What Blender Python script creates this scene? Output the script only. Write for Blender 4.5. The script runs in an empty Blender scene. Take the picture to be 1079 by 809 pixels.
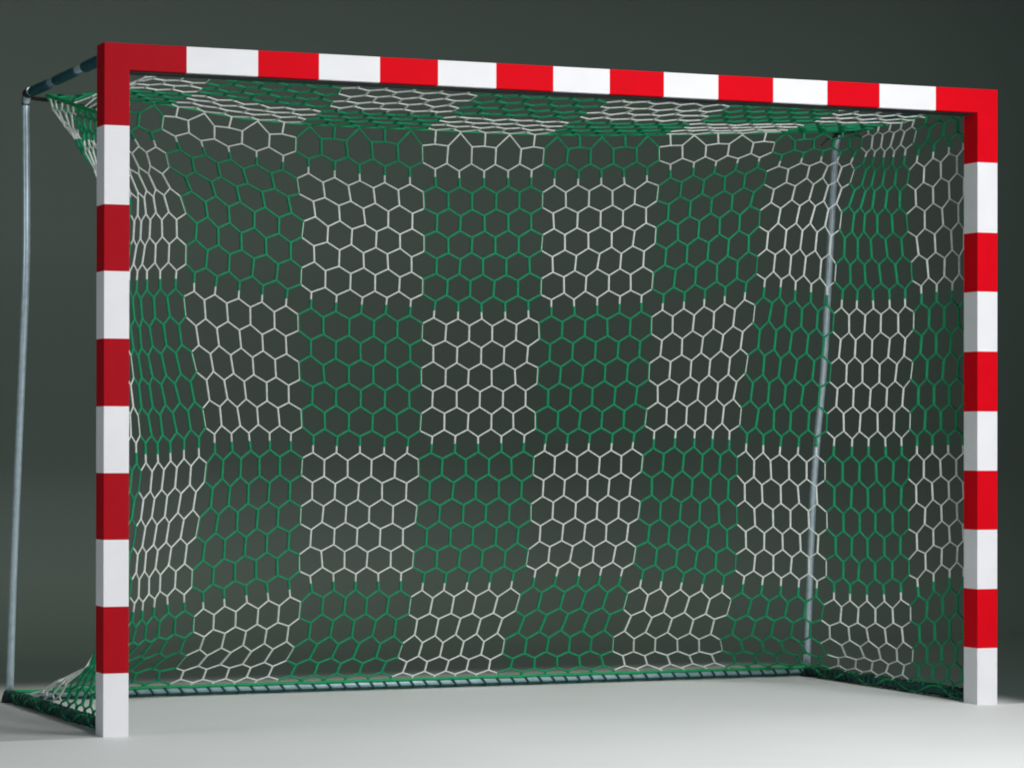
import bpy, math, random
from mathutils import Vector
random.seed(7)
sc = bpy.context.scene
C = sc.collection
NET_S={
 1:[-1.0, -0.9625, -0.925, -0.8875, -0.8501, -0.8126, -0.7751, -0.7376, -0.7001, -0.6626, -0.6251, -0.5877, -0.5502, -0.5127, -0.4752, -0.4377, -0.4012, -0.3686, -0.337, -0.3054, -0.2738, -0.2417, -0.2075, -0.1729, -0.1383, -0.1037, -0.0692, -0.0356, -0.0021, 0.0313, 0.0648, 0.0991, 0.1366, 0.1749, 0.2133, 0.2516, 0.2899, 0.3279, 0.3658, 0.4038, 0.4417, 0.4789, 0.5131, 0.5465, 0.5799, 0.6134, 0.6481, 0.688, 0.7292, 0.7705, 0.8117, 0.8521, 0.8892, 0.9255, 0.962, 1.0],
 6:[-1.0, -0.9724, -0.9448, -0.9172, -0.8895, -0.8619, -0.8343, -0.8067, -0.7791, -0.7515, -0.7239, -0.6962, -0.6668, -0.6357, -0.6037, -0.5651, -0.5203, -0.4732, -0.4254, -0.3801, -0.3359, -0.2922, -0.2484, -0.2038, -0.1602, -0.1162, -0.0723, -0.0299, 0.0128, 0.0555, 0.0982, 0.14, 0.1814, 0.2231, 0.2637, 0.303, 0.3413, 0.3783, 0.4151, 0.4515, 0.4878, 0.5234, 0.5575, 0.5904, 0.6223, 0.6532, 0.6847, 0.7154, 0.7447, 0.7767, 0.8113, 0.8473, 0.8848, 0.924, 0.9641, 1.0],
 12:[-1.0, -0.9725, -0.945, -0.9175, -0.8899, -0.8624, -0.8349, -0.8074, -0.7799, -0.7524, -0.7247, -0.6939, -0.6602, -0.6263, -0.5908, -0.5547, -0.5197, -0.4831, -0.4439, -0.4036, -0.3604, -0.3139, -0.2666, -0.2192, -0.1717, -0.1241, -0.0771, -0.0311, 0.0144, 0.0594, 0.1038, 0.1462, 0.188, 0.2308, 0.2731, 0.3147, 0.3556, 0.3943, 0.4315, 0.466, 0.4978, 0.5284, 0.5584, 0.5888, 0.6202, 0.6525, 0.6849, 0.7168, 0.748, 0.7802, 0.8133, 0.8452, 0.8791, 0.918, 0.9602, 1.0],
 18:[-1.0, -0.9785, -0.957, -0.9355, -0.914, -0.8925, -0.871, -0.8495, -0.8279, -0.8064, -0.7849, -0.7634, -0.7416, -0.7132, -0.6763, -0.6369, -0.5932, -0.5436, -0.4915, -0.439, -0.3864, -0.3357, -0.284, -0.2313, -0.1813, -0.1327, -0.0847, -0.0371, 0.0092, 0.0558, 0.1026, 0.1486, 0.1933, 0.2374, 0.2811, 0.3242, 0.366, 0.4061, 0.4454, 0.4842, 0.5222, 0.5582, 0.5893, 0.6172, 0.6447, 0.6739, 0.7024, 0.7297, 0.7585, 0.7892, 0.8217, 0.8548, 0.8898, 0.9287, 0.9675, 1.0],
 24:[-1.0, -0.9696, -0.9391, -0.9087, -0.8782, -0.8478, -0.8173, -0.7869, -0.7564, -0.726, -0.6955, -0.6651, -0.6346, -0.6042, -0.5737, -0.543, -0.5069, -0.4665, -0.4264, -0.3844, -0.341, -0.2974, -0.2534, -0.2093, -0.1652, -0.1204, -0.0752, -0.0303, 0.0143, 0.0589, 0.1033, 0.1469, 0.1902, 0.2339, 0.2768, 0.3188, 0.3603, 0.4014, 0.4416, 0.4808, 0.5178, 0.5542, 0.5912, 0.6249, 0.6539, 0.6803, 0.7064, 0.73, 0.7511, 0.7755, 0.8035, 0.8358, 0.8764, 0.9222, 0.9648, 1.0],
 26:[-1.0, -0.971, -0.9421, -0.9131, -0.8841, -0.8552, -0.8262, -0.7972, -0.7683, -0.7393, -0.7103, -0.6812, -0.6453, -0.5979, -0.5496, -0.5081, -0.4733, -0.4357, -0.3951, -0.354, -0.3127, -0.2719, -0.2317, -0.1914, -0.1498, -0.1069, -0.0639, -0.0219, 0.0191, 0.0611, 0.1039, 0.1446, 0.1833, 0.2218, 0.2609, 0.3004, 0.34, 0.3807, 0.4225, 0.4658, 0.5101, 0.5487, 0.5814, 0.6138, 0.6462, 0.6787, 0.7111, 0.7436, 0.776, 0.8085, 0.841, 0.8734, 0.9059, 0.9383, 0.9707, 1.0],
}
NET_Z={
 1:[0.03, 0.03, 0.03, 0.03, 0.03, 0.03, 0.03, 0.03, 0.03, 0.03, 0.03, 0.03, 0.03, 0.03, 0.03, 0.03, 0.03, 0.03, 0.03, 0.03, 0.03, 0.03, 0.03, 0.03, 0.03, 0.03, 0.03, 0.03, 0.03, 0.03, 0.03, 0.03, 0.03, 0.03, 0.03, 0.03, 0.03, 0.03, 0.03, 0.03, 0.03, 0.03, 0.03, 0.03, 0.03, 0.03, 0.03, 0.03, 0.03, 0.03, 0.03, 0.03, 0.03, 0.03, 0.03, 0.03],
 6:[0.4, 0.394, 0.387, 0.381, 0.374, 0.368, 0.361, 0.355, 0.348, 0.342, 0.335, 0.329, 0.328, 0.332, 0.339, 0.346, 0.347, 0.35, 0.359, 0.366, 0.372, 0.386, 0.397, 0.395, 0.393, 0.392, 0.39, 0.389, 0.389, 0.388, 0.386, 0.392, 0.4, 0.401, 0.401, 0.4, 0.395, 0.387, 0.382, 0.377, 0.372, 0.37, 0.369, 0.366, 0.364, 0.362, 0.355, 0.349, 0.347, 0.349, 0.354, 0.368, 0.391, 0.412, 0.425, 0.43],
 12:[0.87, 0.868, 0.865, 0.863, 0.86, 0.858, 0.855, 0.853, 0.85, 0.848, 0.845, 0.844, 0.845, 0.848, 0.854, 0.862, 0.871, 0.88, 0.883, 0.885, 0.885, 0.88, 0.874, 0.872, 0.871, 0.869, 0.872, 0.875, 0.875, 0.876, 0.878, 0.88, 0.882, 0.882, 0.883, 0.885, 0.89, 0.894, 0.896, 0.896, 0.894, 0.887, 0.878, 0.874, 0.871, 0.871, 0.869, 0.867, 0.867, 0.868, 0.869, 0.873, 0.877, 0.878, 0.878, 0.878],
 18:[1.41, 1.409, 1.408, 1.407, 1.406, 1.405, 1.404, 1.403, 1.402, 1.401, 1.4, 1.399, 1.398, 1.402, 1.41, 1.416, 1.416, 1.409, 1.4, 1.389, 1.378, 1.371, 1.364, 1.358, 1.357, 1.355, 1.35, 1.346, 1.345, 1.346, 1.349, 1.357, 1.364, 1.369, 1.374, 1.378, 1.382, 1.388, 1.395, 1.405, 1.417, 1.434, 1.44, 1.43, 1.421, 1.412, 1.399, 1.392, 1.391, 1.391, 1.391, 1.396, 1.403, 1.405, 1.406, 1.406],
 24:[1.8, 1.807, 1.813, 1.82, 1.826, 1.833, 1.839, 1.846, 1.852, 1.859, 1.866, 1.872, 1.879, 1.885, 1.892, 1.898, 1.897, 1.885, 1.871, 1.857, 1.845, 1.835, 1.826, 1.819, 1.814, 1.81, 1.807, 1.806, 1.808, 1.811, 1.816, 1.82, 1.824, 1.829, 1.834, 1.841, 1.854, 1.869, 1.879, 1.889, 1.9, 1.91, 1.92, 1.933, 1.935, 1.927, 1.919, 1.912, 1.908, 1.904, 1.902, 1.898, 1.898, 1.904, 1.911, 1.915],
 26:[1.86, 1.875, 1.889, 1.904, 1.918, 1.933, 1.947, 1.962, 1.976, 1.991, 2.005, 2.02, 2.029, 2.03, 2.03, 2.026, 2.019, 2.008, 1.994, 1.983, 1.978, 1.974, 1.974, 1.973, 1.973, 1.973, 1.973, 1.973, 1.972, 1.972, 1.973, 1.975, 1.977, 1.979, 1.983, 1.988, 1.992, 1.997, 2.002, 2.008, 2.014, 2.019, 2.023, 2.026, 2.029, 2.03, 2.03, 2.03, 2.03, 2.03, 2.03, 2.03, 2.03, 2.03, 2.03, 2.03],
}
ROOF33 = [0.426, 0.87, 1.348, 1.817, 2.281, 2.702]
ROOF_X = {30.0: [(-10, .48), (-5, .934), (0, 1.37), (5, 1.842), (10, 2.315), (15, 2.767)],
          33.5: [(-10, ROOF33[0]), (-5, ROOF33[1]), (0, ROOF33[2]), (5, ROOF33[3]), (10, ROOF33[4]), (15, ROOF33[5])]}

# ------------------------------------------------------------------ helpers
def link(name, me, mats, parent=None):
    o = bpy.data.objects.new(name, me); C.objects.link(o)
    for m in (mats if isinstance(mats, (list, tuple)) else [mats]): me.materials.append(m)
    if parent: o.parent = parent
    return o

class MB:
    """collects faces, each with a material index"""
    def __init__(s): s.v = []; s.f = []; s.m = []; s.sm = []
    def tube(s, pts, r, n=8, mi=0, caps=True, closed=False, smooth=True):
        pts = [Vector(p) for p in pts]
        rr = r if isinstance(r, (list, tuple)) else [r] * len(pts)
        base = len(s.v); prev = None
        for i, p in enumerate(pts):
            if closed: t = pts[(i + 1) % len(pts)] - pts[i - 1]
            else: t = pts[min(i + 1, len(pts) - 1)] - pts[max(i - 1, 0)]
            if t.length < 1e-9: t = Vector((0, 0, 1))
            t.normalize()
            if prev is None:
                a = Vector((0, 0, 1)) if abs(t.z) < .9 else Vector((1, 0, 0))
                nrm = t.cross(a).normalized()
            else:
                nrm = (prev - t * prev.dot(t))
                nrm = nrm.normalized() if nrm.length > 1e-6 else t.orthogonal().normalized()
            prev = nrm; b = t.cross(nrm)
            for k in range(n):
                th = 2 * math.pi * k / n
                s.v.append(p + (nrm * math.cos(th) + b * math.sin(th)) * rr[i])
        L = len(pts)
        for i in range(L if closed else L - 1):
            j = (i + 1) % L
            for k in range(n):
                s.f.append((base + i*n + k, base + i*n + (k+1) % n, base + j*n + (k+1) % n, base + j*n + k))
                s.m.append(mi); s.sm.append(smooth)
        if caps and not closed:
            s.f.append(tuple(base + k for k in range(n))[::-1]); s.m.append(mi); s.sm.append(False)
            s.f.append(tuple(base + (L-1)*n + k for k in range(n))); s.m.append(mi); s.sm.append(False)
    def prism(s, axis, w, d, cuts, mis, origin, r=.0022):
        """rounded rectangular bar running along axis ('x' or 'z'); cross-section w x d;
        cut positions along the axis give rings, mis the material of each segment"""
        prof = []
        for cx, cy, a0 in ((w - r, d - r, 0), (r, d - r, 90), (r, r, 180), (w - r, r, 270)):
            for k in range(5):
                a = math.radians(a0 + 22.5 * k)
                prof.append((cx + r * math.cos(a), cy + r * math.sin(a)))
        n = len(prof); base = len(s.v)
        ox, oy, oz = origin
        for c in cuts:
            for a, b in prof:
                s.v.append(Vector((ox + a, oy + b, c)) if axis == 'z' else Vector((c, oy + b, oz + a)))
        for i in range(len(cuts) - 1):
            for k in range(n):
                q = (base + i*n + k, base + i*n + (k+1) % n, base + (i+1)*n + (k+1) % n, base + (i+1)*n + k)
                s.f.append(q if axis == 'z' else q[::-1]); s.m.append(mis[i]); s.sm.append(False)
        c0 = tuple(base + k for k in range(n)); c1 = tuple(base + (len(cuts)-1)*n + k for k in range(n))
        s.f += [c0[::-1], c1] if axis == 'z' else [c0, c1[::-1]]
        s.m += [mis[0], mis[-1]]; s.sm += [False, False]
    def build(s, name, mats, parent=None):
        me = bpy.data.meshes.new(name)
        me.from_pydata([tuple(v) for v in s.v], [], s.f)
        me.polygons.foreach_set('material_index', s.m)
        me.polygons.foreach_set('use_smooth', s.sm)
        me.update()
        return link(name, me, mats, parent)

# ------------------------------------------------------------------ materials
def mat(name, col, rough=.5, metal=0.0, spec=.5, var=0.0, scale=30, bump=0.0, bscale=200, sheen=0):
    m = bpy.data.materials.new(name); m.use_nodes = True
    nt = m.node_tree; b = nt.nodes['Principled BSDF']
    b.inputs['Base Color'].default_value = (*col, 1); b.inputs['Roughness'].default_value = rough
    b.inputs['Metallic'].default_value = metal; b.inputs['Specular IOR Level'].default_value = spec
    tc = nt.nodes.new('ShaderNodeTexCoord')
    if var:
        n = nt.nodes.new('ShaderNodeTexNoise'); n.inputs['Scale'].default_value = scale; n.inputs['Detail'].default_value = 6
        nt.links.new(tc.outputs['Object'], n.inputs['Vector'])
        r = nt.nodes.new('ShaderNodeMapRange')
        r.inputs['From Min'].default_value = .3; r.inputs['From Max'].default_value = .7
        r.inputs['To Min'].default_value = 1 - var; r.inputs['To Max'].default_value = 1 + var
        nt.links.new(n.outputs['Fac'], r.inputs['Value'])
        mx = nt.nodes.new('ShaderNodeVectorMath'); mx.operation = 'SCALE'; mx.inputs[0].default_value = col
        nt.links.new(r.outputs['Result'], mx.inputs['Scale'])
        nt.links.new(mx.outputs['Vector'], b.inputs['Base Color'])
        r2 = nt.nodes.new('ShaderNodeMapRange')
        r2.inputs['To Min'].default_value = rough * .8; r2.inputs['To Max'].default_value = min(1, rough * 1.2)
        nt.links.new(n.outputs['Fac'], r2.inputs['Value']); nt.links.new(r2.outputs['Result'], b.inputs['Roughness'])
    if bump:
        n2 = nt.nodes.new('ShaderNodeTexNoise'); n2.inputs['Scale'].default_value = bscale
        nt.links.new(tc.outputs['Object'], n2.inputs['Vector'])
        bp = nt.nodes.new('ShaderNodeBump'); bp.inputs['Strength'].default_value = bump; bp.inputs['Distance'].default_value = .001
        nt.links.new(n2.outputs['Fac'], bp.inputs['Height']); nt.links.new(bp.outputs['Normal'], b.inputs['Normal'])
    return m

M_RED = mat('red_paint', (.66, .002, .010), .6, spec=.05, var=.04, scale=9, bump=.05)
M_WHITE = mat('white_paint', (.80, .80, .83), .5, spec=.25, var=.025, scale=9, bump=.05)
M_STEEL = mat('galvanised_steel', (.52, .64, .70), .35, metal=.5, var=.12, scale=40, bump=.1)
M_TEAL = mat('blue_grey_tube', (.34, .50, .56), .45, metal=.2, var=.15, scale=30)
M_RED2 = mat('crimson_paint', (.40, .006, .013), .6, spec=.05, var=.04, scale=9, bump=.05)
M_NAVY = mat('navy_sleeve', (.018, .085, .15), .45, var=.3, scale=60, bump=.3)
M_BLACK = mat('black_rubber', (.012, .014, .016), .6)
M_NETW = mat('white_cord', (.72, .76, .72), .8, var=.12, scale=90)
M_NETG = mat('green_cord', (.0, .25, .105), .75, var=.15, scale=90)
M_ROPEG = mat('green_rope', (.0, .29, .09), .7, var=.2, scale=120)
M_DKROPE = mat('dark_teal_rope', (.0, .055, .042), .7, var=.3, scale=120)

# ------------------------------------------------------------------ net surface
CX, AX, Y0 = 1.58, 1.53, .085
def depth(z):
    t = min(max(z / 2.03, 0), 1)
    return 1.14 - .235 * t - .06 * math.sin(math.pi * t)
PT = [(0, 30), (.03, 22), (.045, 11), (.1, 5.2), (.15, 3.3), (.2, 2.7), (.35, 2.45), (1.5, 2.45), (1.66, 2.8), (1.75, 3.4), (1.87, 5.5), (1.93, 9), (1.98, 16), (2.03, 30)]
def power(z):
    if z <= PT[0][0]: return PT[0][1]
    for (a, pa), (b, pb) in zip(PT, PT[1:]):
        if z <= b: return pa + (pb - pa) * (z - a) / (b - a)
    return PT[-1][1]
_cache = {}
def section(z):
    k = round(z, 3)
    if k in _cache: return _cache[k]
    pw0 = power(k); D = depth(k); N = 700; P = []; L = [0.0]
    mid = min(1, max(0, min((k - .05) / .25, (1.95 - k) / .3)))
    for i in range(N + 1):
        ph = math.pi * i / N; c = math.cos(ph); s = math.sin(ph)
        pw = pw0 * (1 - .10 * mid) if c > 0 else pw0
        r = (abs(c) ** pw + abs(s) ** pw) ** (-1 / pw)
        P.append((CX - AX * ((1 - .013 * mid) if c > 0 else 1) * c * r, Y0 + (D - Y0) * s * r))
        if i: L.append(L[-1] + math.hypot(P[-1][0] - P[-2][0], P[-1][1] - P[-2][1]))
    _cache[k] = (P, L); return _cache[k]
def surf(s, z):
    P, L = section(z)
    t = (min(max(s, -1), 1) + 1) / 2 * L[-1]
    lo, hi = 0, len(L) - 1
    while hi - lo > 1:
        m = (lo + hi) // 2
        if L[m] <= t: lo = m
        else: hi = m
    f = (t - L[lo]) / max(L[hi] - L[lo], 1e-9)
    return Vector((P[lo][0] + f * (P[hi][0] - P[lo][0]), P[lo][1] + f * (P[hi][1] - P[lo][1]), z))
UMIN, UMAX = -26.0, 28.9
def tab(T, v, u):
    a = T[v]; x = min(max(u + 26, 0), len(a) - 1.0001); i = int(x); f = x - i
    return a[i] * (1 - f) + a[i + 1] * f
VL = [1, 6, 12, 18, 24, 26]
WARP = [(1, 1), (2, 1.7), (3, 2.5), (4, 3.75), (5, 4.78), (6, 6)]
def warp(v):
    if v <= 1: return 1.0
    if v >= 6: return v
    for (a, pa), (b, pb) in zip(WARP, WARP[1:]):
        if v <= b: return pa + (pb - pa) * (v - a) / (b - a)
def vinterp(T, u, v):
    i = 0
    while i < len(VL) - 2 and v > VL[i + 1]: i += 1
    a, b = VL[i], VL[i + 1]
    ya, yb = tab(T, a, u), tab(T, b, u); d = (yb - ya) / (b - a)
    def slope(j):
        if j == 0 or j == len(VL) - 1: return d
        l = (tab(T, VL[j], u) - tab(T, VL[j-1], u)) / (VL[j] - VL[j-1])
        r = (tab(T, VL[j+1], u) - tab(T, VL[j], u)) / (VL[j+1] - VL[j])
        h0, h1 = VL[j] - VL[j-1], VL[j+1] - VL[j]
        return (l * h1 + r * h0) / (h0 + h1)
    ma, mb = slope(i), slope(i + 1); h = b - a; t = (v - a) / h
    return (2*t**3 - 3*t*t + 1)*ya + (t**3 - 2*t*t + t)*h*ma + (-2*t**3 + 3*t*t)*yb + (t**3 - t*t)*h*mb
def back(u, v):
    w = warp(v)
    return surf(vinterp(NET_S, u, w), max(.02, min(vinterp(NET_Z, u, w), 2.035)))
def lin(L, u):
    if u <= L[0][0]: a, b = L[0], L[1]
    elif u >= L[-1][0]: a, b = L[-2], L[-1]
    else:
        for a, b in zip(L, L[1:]):
            if u <= b[0]: break
    return a[1] + (b[1] - a[1]) * (u - a[0]) / (b[0] - a[0])
XL, XR = .052, 3.108
def fold(u):
    u2 = min(max(u, -13.9), 18.3)
    P = back(u2, 26); P.x += (u - u2) * .092
    return P
def roof(u, v):
    F = fold(u); t = (v - 26) / 9.5
    X = lin([(0, F.x), (4, lin(ROOF_X[30.0], u)), (7.5, lin(ROOF_X[33.5], u)), (9.5, lin(ROOF_X[33.5], u) + (lin(ROOF_X[33.5], u) - lin(ROOF_X[30.0], u)) * .3)], v - 26)
    Y = F.y + (.088 - F.y) * t
    z = F.z + (2.035 - F.z) * (t ** 1.15) - .012 * math.sin(math.pi * t)
    # left edge drapes down to the slack side seam
    ledge = 2.03 + (1.86 - 2.03) * max(0, (.87 - Y)) / .78
    w = max(0, 1 - max(0, X - XL) / .22) ** 2
    z = z * (1 - w) + min(z, ledge) * w
    return Vector((X, Y, z))
def pos(u, v):
    if v <= 26.0: return back(u, v)
    return roof(u, v)

# ------------------------------------------------------------------ the goal
goal = bpy.data.objects.new('handball_goal', None); C.objects.link(goal)
goal.location = (0, 0, 0)
goal['label'] = 'red and white striped handball goal with green and white chequered net, on pale floor'
goal['category'] = 'goal'

def post(x0, label, red):
    mb = MB()
    cuts = [0.0, .19, .39, .59, .79, .99, 1.193, 1.395, 1.595, 1.832, 2.08]
    mb.prism('z', .08, .08, cuts, [1, 0] * 5, (x0, 0, 0))
    o = mb.build('post', [red, M_WHITE], goal); o['label'] = label
    return o
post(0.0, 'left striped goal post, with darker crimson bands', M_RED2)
post(3.08, 'right striped goal post, its inner face in shade', M_RED)
mb = MB()
xs = [.0783, .26, .49, .69, .893, 1.09, 1.29, 1.49, 1.69, 1.886, 2.085, 2.29, 2.494, 2.695, 2.914, 3.0817]
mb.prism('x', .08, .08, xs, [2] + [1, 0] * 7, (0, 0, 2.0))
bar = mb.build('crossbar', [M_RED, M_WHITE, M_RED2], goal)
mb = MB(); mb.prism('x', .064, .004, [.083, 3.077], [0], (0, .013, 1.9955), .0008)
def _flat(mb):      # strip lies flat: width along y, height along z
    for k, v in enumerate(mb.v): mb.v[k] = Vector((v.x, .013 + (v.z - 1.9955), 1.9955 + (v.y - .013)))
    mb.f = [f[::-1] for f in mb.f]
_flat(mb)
mb.build('underside_shade_strip', [M_BLACK], bar)  # black strip added to stand in for the shade under the crossbar

def helix(mb, pts, R, r, pitch, mi=0, wob=.0):
    P = [Vector(p) for p in pts]; out = []
    L = [0]
    for a, b in zip(P, P[1:]): L.append(L[-1] + (b - a).length)
    n = int(L[-1] / pitch * 12); j = 0
    for i in range(n + 1):
        t = L[-1] * i / n
        while j < len(L) - 2 and t > L[j + 1]: j += 1
        c = P[j].lerp(P[j+1], (t - L[j]) / (L[j+1] - L[j])); d = (P[j+1] - P[j]).normalized()
        a = d.cross(Vector((0, 0, 1))).normalized(); b = d.cross(a)
        th = 2 * math.pi * t / pitch + wob * math.sin(t * 9)
        out.append(c + (a * math.cos(th) + b * math.sin(th)) * R)
    mb.tube(out, r, 6, mi)

def resample(pts, n):
    P = [Vector(p) for p in pts]; out = []
    for i in range(n + 1):          # Catmull-Rom
        t = i / n * (len(P) - 1); k = min(int(t), len(P) - 2); f = t - k
        p0, p1, p2, p3 = P[max(k-1, 0)], P[k], P[k+1], P[min(k+2, len(P)-1)]
        out.append(.5 * ((2*p1) + (p2 - p0)*f + (2*p0 - 5*p1 + 4*p2 - p3)*f*f + (3*p1 - p0 - 3*p2 + p3)*f**3))
    return out

BX = (.009, 3.117)
for sx, side in ((BX[0], 'left'), (BX[1], 'right')):
    px_ = .04 if side == 'left' else 3.12
    # stay arm
    mb = MB(); mb.tube([(px_, .079, 2.052), (px_ + (sx - px_) * .5, .5, 2.047), (sx, .905, 2.036)], .0115, 12)
    arm = mb.build('stay_arm', [M_STEEL], goal)
    a0, a1 = Vector((px_, .079, 2.052)), Vector((sx, .905, 2.036))
    for t0, t1, R in ((.02, .30, .0155), (.38, .66, .0138), (.72, .96, .0148)):
        mb = MB(); p = [a0.lerp(a1, t0), a0.lerp(a1, t0 + .01), a0.lerp(a1, t1 - .01), a0.lerp(a1, t1)]
        mb.tube(p, [R * .8, R, R, R * .8], 12); helix(mb, [p[1], p[2]], R, .0028, .018, 1)
        mb.build('sleeve', [M_NAVY, M_DKROPE], arm)
    mb = MB(); mb.tube([(sx, .885, 2.036), (sx, .890, 2.036), (sx, .925, 2.036), (sx, .932, 2.034)], [0.013, .0165, .0165, .0135], 12)
    mb.build('end_joint', [M_BLACK], arm)
    # rear upright: bends down out of the arm, bows, then reaches the floor
    prof = ([(.938, 1.97), (.930, 1.5), (.985, 1.1), (1.085, .45), (1.133, .03)] if side == 'left' else
            [(.945, 1.97), (.955, 1.87), (1.0, 1.4), (1.025, 1.15), (1.095, .70), (1.14, .03)])
    up = resample([(sx, .880, 2.041), (sx, .910, 2.034), (sx, .930, 2.012)] + [(sx, y, z) for y, z in prof], 48)
    mb = MB(); mb.tube(up, .0135, 14)
    u_ = mb.build('rear_upright', [M_STEEL], goal)
    mb = MB(); mb.tube([(sx, 1.134, 0), (sx, 1.134, .012), (sx, 1.134, .034), (sx, 1.134, .04)], [.027, .027, .020, .016], 16)
    mb.build('rubber_foot', [M_BLACK], u_)
    mb = MB(); mb.tube([(sx, .931, 2.024), (sx, .936, 2.012), (sx, .9375, 2.000)], .0148, 12)
    mb.build('elbow_collar', [M_NAVY], u_)
    # side ground rail
    r0, r1 = Vector((px_, .08, .024)), Vector((sx, 1.13, .022))
    mb = MB(); mb.tube([r0, r1], .013, 12)
    rail = mb.build('side_rail', [M_STEEL], goal)
    mb = MB()
    for ph, rr, mi, pit in ((0, .0062, 0, .31), (1.7, .0058, 0, .23), (3.1, .0040, 1, .27), (4.4, .0060, 0, .35), (5.3, .0030, 1, .19)):
        d = (r1 - r0).normalized(); aa = d.cross(Vector((0, 0, 1))).normalized(); bb = d.cross(aa); pts = []
        for t in range(61):
            th = ph + 1.1 * math.sin(2 * math.pi * t / 60 * 1.05 / pit + ph) ; R_ = .0155 + .002 * math.sin(t * .8 + ph)
            pts.append(r0.lerp(r1, t / 60) + (aa * math.cos(th) + bb * math.sin(th)) * R_)
        mb.tube(pts, rr, 8, mi)
    mb.tube([r0.lerp(r1, .01), r0.lerp(r1, .985)], .0158, 12, 0)
    helix(mb, [r0.lerp(r1, .01), r0.lerp(r1, .97)], .0185, .0026, .034, 0, 1.6)
    lo = mb.build('lashing_cord', [M_DKROPE, M_ROPEG], rail)

r0, r1 = Vector((BX[0], 1.137, .022)), Vector((BX[1], 1.137, .022))
mb = MB(); mb.tube([r0, r1], .0098, 14)
rail = mb.build('rear_rail', [M_TEAL], goal)
mb = MB(); helix(mb, [r0, r1], .0118, .0042, .055, 0, .9)
mb.tube([r0.lerp(r1, t / 90) + Vector((0, -.006 + .002 * math.sin(t * .9), .0128 + .0012 * math.sin(t * 1.9))) for t in range(91)], .0058, 8, 1)
mb.tube([r0.lerp(r1, t / 90) + Vector((0, .004, -.0135 + .0008 * math.sin(t * 1.3))) for t in range(91)], .0062, 8, 0)
mb.build('lashing_cord', [M_DKROPE, M_ROPEG], rail)

# ------------------------------------------------------------------ the net
net = MB()
R_D, R_V = .0026, .0037
def white(u, v):
    return (math.floor(u / 5) + math.floor(v / 6)) % 2 == 0
HV = .35
_n = {}
def node(col2, row, top):
    """end of the vertical strand at u = col2/2, row; top/bottom end"""
    k = (col2, row, top)
    if k in _n: return _n[k]
    u = col2 / 2; v = row + (HV if top else -HV)
    if row == 26:
        flat = math.floor(u) % 2 == 0
        if u < -14 or u > 18.4: v = 25.55 if not top else 26.0
        elif flat: v = 25.42 if not top else 26.02
        else: v = 25.93 if not top else 26.0
    rnd = random.Random(hash((col2, row, top)) & 0xffffff)
    P = pos(u, v)
    P += Vector((rnd.uniform(-1, 1), rnd.uniform(-1, 1), rnd.uniform(-1, 1))) * .0022
    _n[k] = (P, v); return _n[k]
def clipx(a, b):
    lo, hi = XL, XR
    for e, sgn in ((lo, 1), (hi, -1)):
        da, db = (a.x - e) * sgn, (b.x - e) * sgn
        if da < 0 and db < 0: return None
        if da < 0: a = a.lerp(b, da / (da - db))
        elif db < 0: b = b.lerp(a, db / (db - da))
    return a, b
def strand(a, b, r, mi, isroof=False, bow=0):
    if isroof:
        ab = clipx(a, b)
        if ab is None: return
        a, b = ab
    if (a - b).length < .002: return
    if mi == 1: r *= 1.55
    d = (b - a).normalized() * r * .5
    net.tube([a - d, b + d], r, 5, mi, caps=False)
def mi_of(u, v): return 0 if white(u, v) else 1
for row in range(1, 36):
    isroof = row >= 27
    for c2 in range(2 * int(UMIN) + 1, 2 * 29):
        if (c2 % 2 == 0) != (row % 2 == 1): continue
        u = c2 / 2
        if not isroof and not (UMIN < u < UMAX): continue
        if row == 26 and (u < -13.9 or u > 18.3): pass
        if isroof and (u < -18 or u > 24): continue
        pa, va = node(c2, row, False); pb, vb = node(c2, row, True)
        if row == 1: pa = pos(u, 1.0); pa.z = .036
        rf = isroof
        if row == 35: pb = roof(u, 35.5)
        # vertical strand
        if row % 6 == 0:
            m = pa.lerp(pb, .5)
            strand(pa, m, R_V, mi_of(u, row - .5), rf); strand(m, pb, R_V, mi_of(u, row + .5), rf)
        elif row % 2 == 1 and (c2 // 2) % 5 == 0:
            off = Vector((1, 0, 0)) if abs(u) < 14 else Vector((.3, 1, 0)).normalized()
            strand(pa - off * .0014, pb - off * .0014, .0020, mi_of(u - .5, row), rf)
            strand(pa + off * .0014, pb + off * .0014, .0020, mi_of(u + .5, row), rf)
        else:
            strand(pa, pb, R_V, mi_of(u, row), rf)
        # two diagonals going up to the next row
        if row < 35:
            for dc in (-1, 1):
                uu = (c2 + dc) / 2
                um = u + dc * .25
                if row >= 26:
                    if not (-18 < uu < 24): continue
                    if row == 26 and not (-14.2 < um < 18.6): continue
                    q, vq = node(c2 + dc, row + 1, False)
                    strand(pb, q, R_D, mi_of(um, row + .5), True)
                else:
                    if not (UMIN - .3 < uu < UMAX + .3): 
                        continue
                    q, vq = node(c2 + dc, row + 1, False)
                    if uu <= UMIN or uu >= UMAX: q = pos(max(min(uu, UMAX), UMIN), row + .5)
                    strand(pb, q, R_D, mi_of(um, row + .5))
NET = net.build('net', [M_NETW, M_NETG], goal)

def cord(name, pts, r, mats, parent=None):
    mb = MB(); mb.tube(pts, r, 8, 0)
    return mb.build(name, mats, parent)
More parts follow.
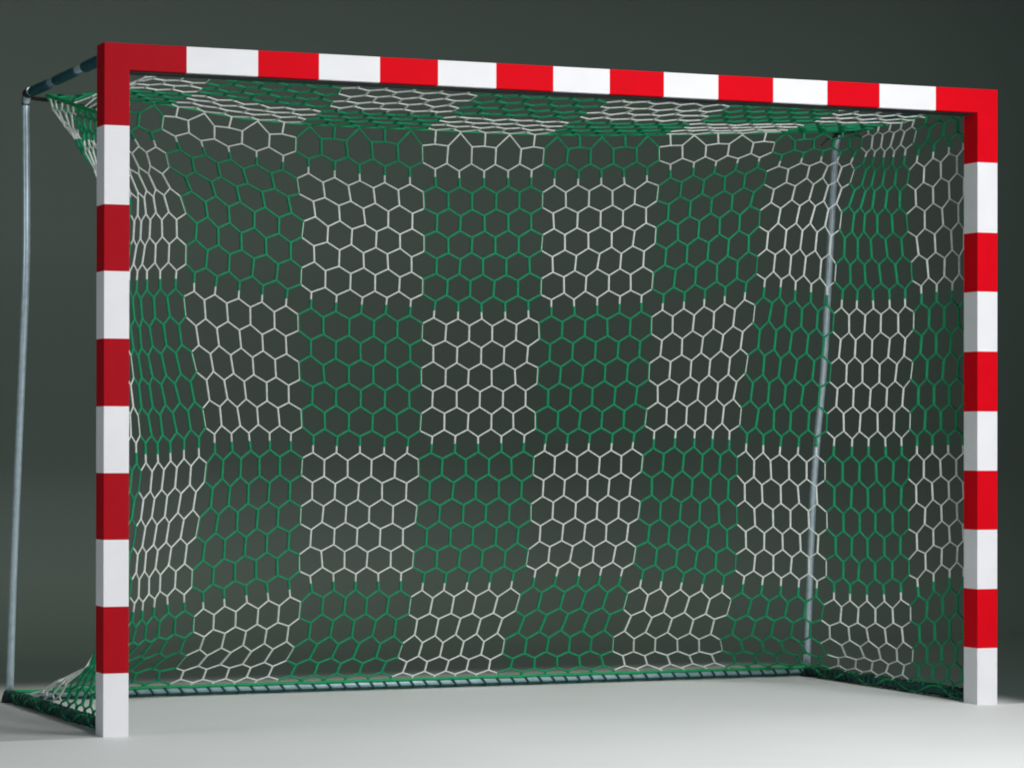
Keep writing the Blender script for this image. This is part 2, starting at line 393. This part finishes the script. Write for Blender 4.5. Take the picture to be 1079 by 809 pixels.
# border cords: along the rear fold, the two side seams, and down both posts
seam_l = [back(-13.9 - i * .4, 26) for i in range(31)]
seam_r = [back(18.2 + i * .35, 26) for i in range(31)]
for nm, pts, r in (('fold_cord', [fold(-14 + i * .5) for i in range(65)], .0032),
                   ('border_cord', seam_l, .0068), ('border_cord', seam_r, .0050),
                   ('border_cord', [back(-26, 1 + i) for i in range(26)], .0034),
                   ('border_cord', [back(28.9, 1 + i) for i in range(26)], .0034)):
    cord(nm, pts, r, [M_ROPEG], NET)
for sx, e in ((BX[0], back(-13.6, 26)), (BX[1], back(18, 26))):
    mb = MB(); mb.tube([(sx, .92, 2.025), tuple(Vector((sx, .92, 2.025)).lerp(e, .5) - Vector((0, 0, .006))), tuple(e)], .0040, 8)
    mb.tube([(sx, .92, 2.02), (sx + (e.x - sx) * 1.6, .88, 2.0), (sx + (e.x - sx) * 2.4, .86, 1.975)], .0032, 8)
    mb.build('tie_cord', [M_BLACK], NET)

# ------------------------------------------------------------------ setting
def sweep():
    """one studio sheet: floor that curves up into the back wall"""
    prof = [(-12.0, 0.0), (2.75, 0.0)]
    R = .8
    for i in range(1, 33):
        a = math.radians(90 * i / 32); prof.append((2.75 + R * math.sin(a), R - R * math.cos(a)))
    prof.append((3.55, 7.0))
    xs_ = (-14.0, 16.0); v = []; f = []
    for x in xs_:
        for y, z in prof: v.append((x, y, z))
    n = len(prof)
    for i in range(n - 1): f.append((i, n + i, n + i + 1, i + 1))
    me = bpy.data.meshes.new('backdrop'); me.from_pydata(v, [], f)
    for p_ in me.polygons: p_.use_smooth = True
    m = mat('backdrop_paper', (.061, .085, .075), .6, spec=.25)
    o = link('backdrop', me, m); o['kind'] = 'structure'
    return o
sweep()
def floor_panel():
    """pale floor area, feathered out at its far edge, with shade beside the goal painted in"""
    m = bpy.data.materials.new('pale_floor'); m.use_nodes = True; nt = m.node_tree
    b = nt.nodes['Principled BSDF']; N = nt.nodes.new; Lk = nt.links.new
    geo = N('ShaderNodeNewGeometry')
    n = N('ShaderNodeTexNoise'); n.inputs['Scale'].default_value = 1.3; n.inputs['Detail'].default_value = 5
    Lk(geo.outputs['Position'], n.inputs['Vector'])
    cr = N('ShaderNodeValToRGB')
    cr.color_ramp.elements[0].position = .3; cr.color_ramp.elements[0].color = (.66, .69, .675, 1)
    cr.color_ramp.elements[1].position = .7; cr.color_ramp.elements[1].color = (.71, .735, .73, 1)
    Lk(n.outputs['Fac'], cr.inputs['Fac'])
    n3 = N('ShaderNodeTexNoise'); n3.inputs['Scale'].default_value = 120; Lk(geo.outputs['Position'], n3.inputs['Vector'])
    bp = N('ShaderNodeBump'); bp.inputs['Strength'].default_value = .12; bp.inputs['Distance'].default_value = .001
    Lk(n3.outputs['Fac'], bp.inputs['Height']); Lk(bp.outputs['Normal'], b.inputs['Normal'])
    # feather: distance inside the far edge and the edge of the painted shade on the right
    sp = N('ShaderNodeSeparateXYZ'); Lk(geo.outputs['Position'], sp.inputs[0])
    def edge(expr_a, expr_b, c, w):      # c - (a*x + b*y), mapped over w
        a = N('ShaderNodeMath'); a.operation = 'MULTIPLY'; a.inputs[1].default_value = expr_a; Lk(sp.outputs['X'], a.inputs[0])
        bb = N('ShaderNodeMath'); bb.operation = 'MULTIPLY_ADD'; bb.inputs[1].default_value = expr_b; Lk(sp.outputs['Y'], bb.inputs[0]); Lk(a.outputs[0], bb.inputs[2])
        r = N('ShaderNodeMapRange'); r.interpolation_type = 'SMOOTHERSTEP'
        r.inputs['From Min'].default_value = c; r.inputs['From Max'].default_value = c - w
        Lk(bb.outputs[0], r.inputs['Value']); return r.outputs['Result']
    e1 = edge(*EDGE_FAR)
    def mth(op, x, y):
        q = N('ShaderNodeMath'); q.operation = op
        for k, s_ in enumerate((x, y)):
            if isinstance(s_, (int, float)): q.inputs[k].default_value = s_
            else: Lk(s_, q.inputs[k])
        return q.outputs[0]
    front = edge(0.0, 1.0, .03, .05)                  # 1 on the floor in front of the goal line, no shade painted
    inR = edge(1.0, 0.0, 3.42, .34)                  # 1 inside; right of the goal the shade is painted dark
    inL = edge(-1.0, 0.0, .12, .30)                   # 1 right of the left strip, which has shade painted in
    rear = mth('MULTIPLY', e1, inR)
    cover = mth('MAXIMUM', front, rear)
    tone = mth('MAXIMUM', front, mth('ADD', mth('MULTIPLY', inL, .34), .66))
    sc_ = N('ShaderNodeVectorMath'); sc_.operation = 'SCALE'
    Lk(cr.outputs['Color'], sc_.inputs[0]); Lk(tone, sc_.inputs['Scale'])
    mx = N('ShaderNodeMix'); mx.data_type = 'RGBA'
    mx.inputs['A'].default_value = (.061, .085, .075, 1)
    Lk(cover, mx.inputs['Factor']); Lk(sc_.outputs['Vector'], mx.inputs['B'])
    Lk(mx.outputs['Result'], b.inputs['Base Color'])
    b.inputs['Roughness'].default_value = .6; b.inputs['Specular IOR Level'].default_value = .25
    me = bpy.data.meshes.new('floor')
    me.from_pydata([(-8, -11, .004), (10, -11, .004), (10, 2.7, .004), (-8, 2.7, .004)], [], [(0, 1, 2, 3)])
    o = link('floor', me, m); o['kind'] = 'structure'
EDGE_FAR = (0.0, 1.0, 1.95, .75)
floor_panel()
goal.location.z = .004

# ------------------------------------------------------------------ lamps
def area(name, loc, target, size, power_, col=(1, 1, 1), sy=None, spread=180):
    l = bpy.data.lights.new(name, 'AREA'); l.energy = power_; l.color = col; l.size = size
    if sy: l.shape = 'RECTANGLE'; l.size_y = sy
    l.spread = math.radians(spread)
    o = bpy.data.objects.new(name, l); C.objects.link(o); o.location = loc
    o.rotation_euler = (Vector(target) - Vector(loc)).to_track_quat('-Z', 'Y').to_euler()
    return o
area('key_softbox', (2.1, -8.2, 4.0), (1.1, .4, 1.2), 2.2, 330, (1, .99, .985))
area('floor_softbox', (3.2, -2.9, 4.9), (1.7, -1.6, 0), 2.4, 88, (1, 1, 1), 2.0, 100)
area('fill_softbox', (-2.9, -.5, 1.7), (0, .3, 1.0), 1.0, 14, (.90, .97, 1))
area('background_lamp', (1.2, 2.0, 4.4), (1.2, 3.2, .3), 9.0, 34, (1, 1, .86), .3, 80)
w = bpy.data.worlds.new('World'); sc.world = w; w.use_nodes = True
w.node_tree.nodes['Background'].inputs[0].default_value = (.80, .92, 1.0, 1)
w.node_tree.nodes['Background'].inputs[1].default_value = .06

# ------------------------------------------------------------------ camera
yaw, pitch, roll = 0.3437359752, 0.0045911591, 0.0017397467
fw = Vector((math.sin(yaw) * math.cos(pitch), math.cos(yaw) * math.cos(pitch), math.sin(pitch)))
r_ = Vector((math.cos(yaw), -math.sin(yaw), 0)); u_ = r_.cross(fw)
r2 = r_ * math.cos(roll) + u_ * math.sin(roll); u2 = -r_ * math.sin(roll) + u_ * math.cos(roll)
cd = bpy.data.cameras.new('camera'); cam = bpy.data.objects.new('camera', cd); C.objects.link(cam)
from mathutils import Matrix
Mx = Matrix((r2, u2, -fw)).transposed().to_4x4()
Mx.translation = Vector((-2.3078154, -7.7040071, .8932261 + .004))
cam.matrix_world = Mx
cd.sensor_width = 36; cd.lens = 2826.5256 / 1079 * 36
cd.shift_x = 281.25313 / 1079; cd.shift_y = 44.739 / 1079
cd.clip_end = 200
sc.camera = cam
sc.render.engine = 'CYCLES'
sc.view_settings.view_transform = 'Standard'; sc.view_settings.look = 'None'
sc.view_settings.exposure = 0; sc.view_settings.gamma = 1
sc.cycles.pixel_filter_type = 'BLACKMAN_HARRIS'; sc.cycles.filter_width = 1.9
